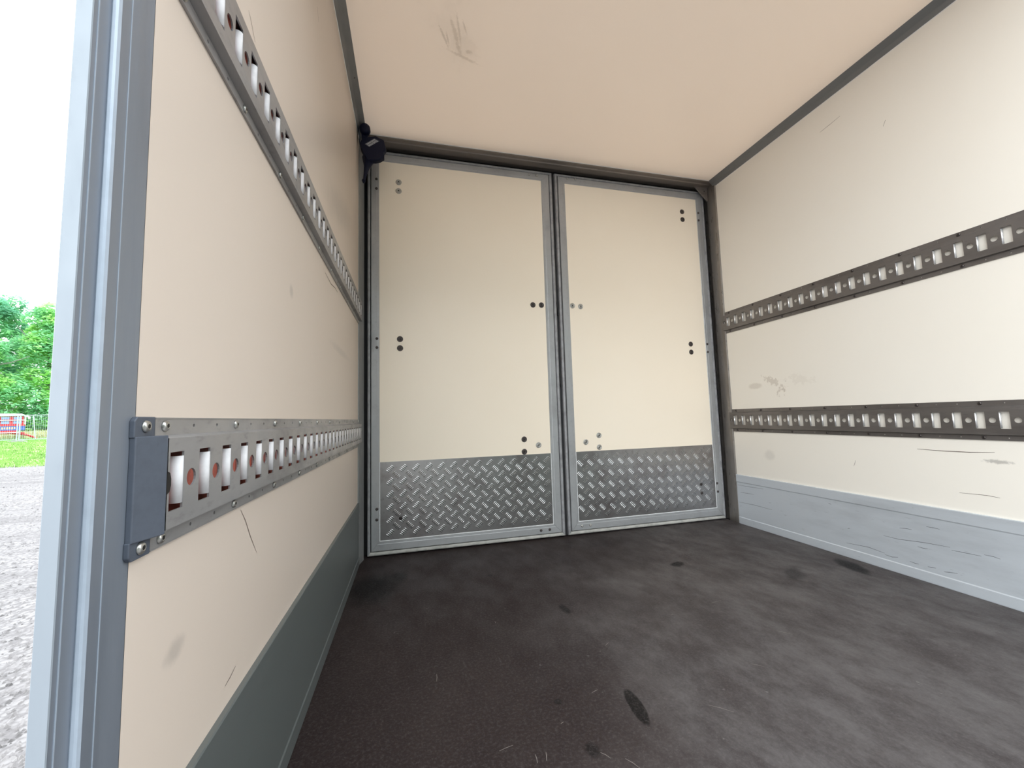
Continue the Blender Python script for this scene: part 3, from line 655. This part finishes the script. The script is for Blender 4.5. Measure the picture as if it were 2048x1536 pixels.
for k, x in enumerate((-27.33, -23.69, -20.07)):
    z = gz(32); q = [(-.5, .0), (.5, 0), (.42, .07), (.12, .13), (-.12, .13), (-.42, .07)]
    if k == 2: continue
    MB().sweep([(x+a, 31.88, z+b-.01) for a, b in q], [(x+a, 32.12, z+b-.01) for a, b in q]).build('fence_foot', M['concrete'], fence, bevel=.01).matrix_parent_inverse = Matrix.Translation(fence.location).inverted()

# red and blue trailer with white roof
ty = 33.6; tz = gz(35)
tr = empty('trailer', (-27.0, ty, tz), label='red and blue trailer with white roof and red drawbar behind the wire fence', cat='trailer')
invt = Matrix.Translation(tr.location).inverted()
def tch(mb, nm, mt, parent=None, **k):
    o = mb.build(nm, mt, parent or tr, **k)
    if parent is None: o.matrix_parent_inverse = invt
    return o
X0, X1 = -28.3, -25.05; YA, YB = ty-.6, ty+.6
tch(MB().box(X0, X1, YA+.2, YB-.2, tz+.40, tz+.50), 'chassis', M['t_red'])
tch(MB().box(X0+.05, X1, YA, YB, tz+.62, tz+.92), 'lower_body', M['t_blue'], bevel=.02)
tch(MB().box(X0, X1-.3, YA-.03, YB+.03, tz+.50, tz+.62), 'skirt', M['t_red'], bevel=.01)
tch(MB().box(X0, X1-.25, YA-.04, YB+.04, tz+.465, tz+.50), 'white_rail', M['t_white'])
tch(MB().box(X0, X1+.02, YA-.03, YB+.03, tz+.92, tz+1.0), 'sill', M['t_red'])
tch(MB().box(X0+.1, X1-.05, YA+.1, YB-.1, tz+1.0, tz+1.56), 'cabin', M['t_red'])
for k in range(5):
    xx = X1-.32-k*.5
    tch(MB().box(xx-.17, xx+.17, YA+.075, YA+.1, tz+1.06, tz+1.24), 'window', M['t_glass'])
    tch(MB().box(xx-.17, xx+.17, YA+.075, YA+.1, tz+1.34, tz+1.52), 'window', M['t_glass'])
tch(MB().box(X0, X1, YA-.02, YA+.06, tz+1.27, tz+1.31), 'handrail', M['t_white'])
for k in range(3): tch(MB().box(X1-.02-k*1.1, X1+.03-k*1.1, YA-.01, YA+.04, tz+1.0, tz+1.6), 'roof_post', M['t_white'])
q = [(YA-.12, 1.58), (YA-.12, 1.64), (ty-.3, 1.72), (ty+.3, 1.72), (YB+.12, 1.64), (YB+.12, 1.58)]
tch(MB().sweep([(X0-.1, a, tz+b) for a, b in q], [(X1-.15, a, tz+b) for a, b in q]), 'roof', M['t_white'])
q = [(X1-.15, 1.70), (X1+.22, 1.50), (X1+.20, 1.36), (X1+.12, 1.38), (X1+.10, 1.48), (X1-.15, 1.60)]
tch(MB().sweep([(a, YA-.05, tz+b) for a, b in q], [(a, YB+.05, tz+b) for a, b in q]), 'canopy_end', M['t_white'])
mb = MB()
for k in range(6): mb.box(X1-.95+k*.10, X1-.89+k*.10, YA-.008, YA, tz+.70+.02*(k % 2), tz+.84)
tch(mb, 'lettering', M['t_gold'])
tch(MB().tube([(X1-.6, ty-.4, tz+.45), (X1+.1, ty-.2, tz+.33), (X1+.55, ty-.02, tz+.06)], [.05, .055, .05], 8), 'drawbar', M['t_red'])
tch(MB().tube([(X1-.6, ty+.4, tz+.45), (X1+.1, ty+.2, tz+.30), (X1+.55, ty+.02, tz+.06)], [.05, .055, .05], 8), 'drawbar', M['t_red'])
for x in (X0+.6, X1-1.5):
    for yy in (YA+.12, YB-.30):
        w_ = tch(MB().lathe([(.12, 0), (.20, .01), (.25, .04), (.25, .14), (.20, .17), (.12, .18)], 20), 'wheel', M['tyre']); w_.matrix_basis = Matrix.Translation((x, yy+.18, tz+.25)) @ RX

tr.location = (-28.05, 34.85, gz(34.85)); tr.rotation_euler = (0, 0, math.radians(36)); tr.scale = (1.06, 1.06, 1.06)

# unseen block added behind and right of the camera to shade the left wall
MB().box(.6, 26, -12, -5.5, gz(-8), 4.6).build('shade_block', simple('shade_block_green', rgb(70, 84, 74), .7, var=.1, scale=3), kind='structure')
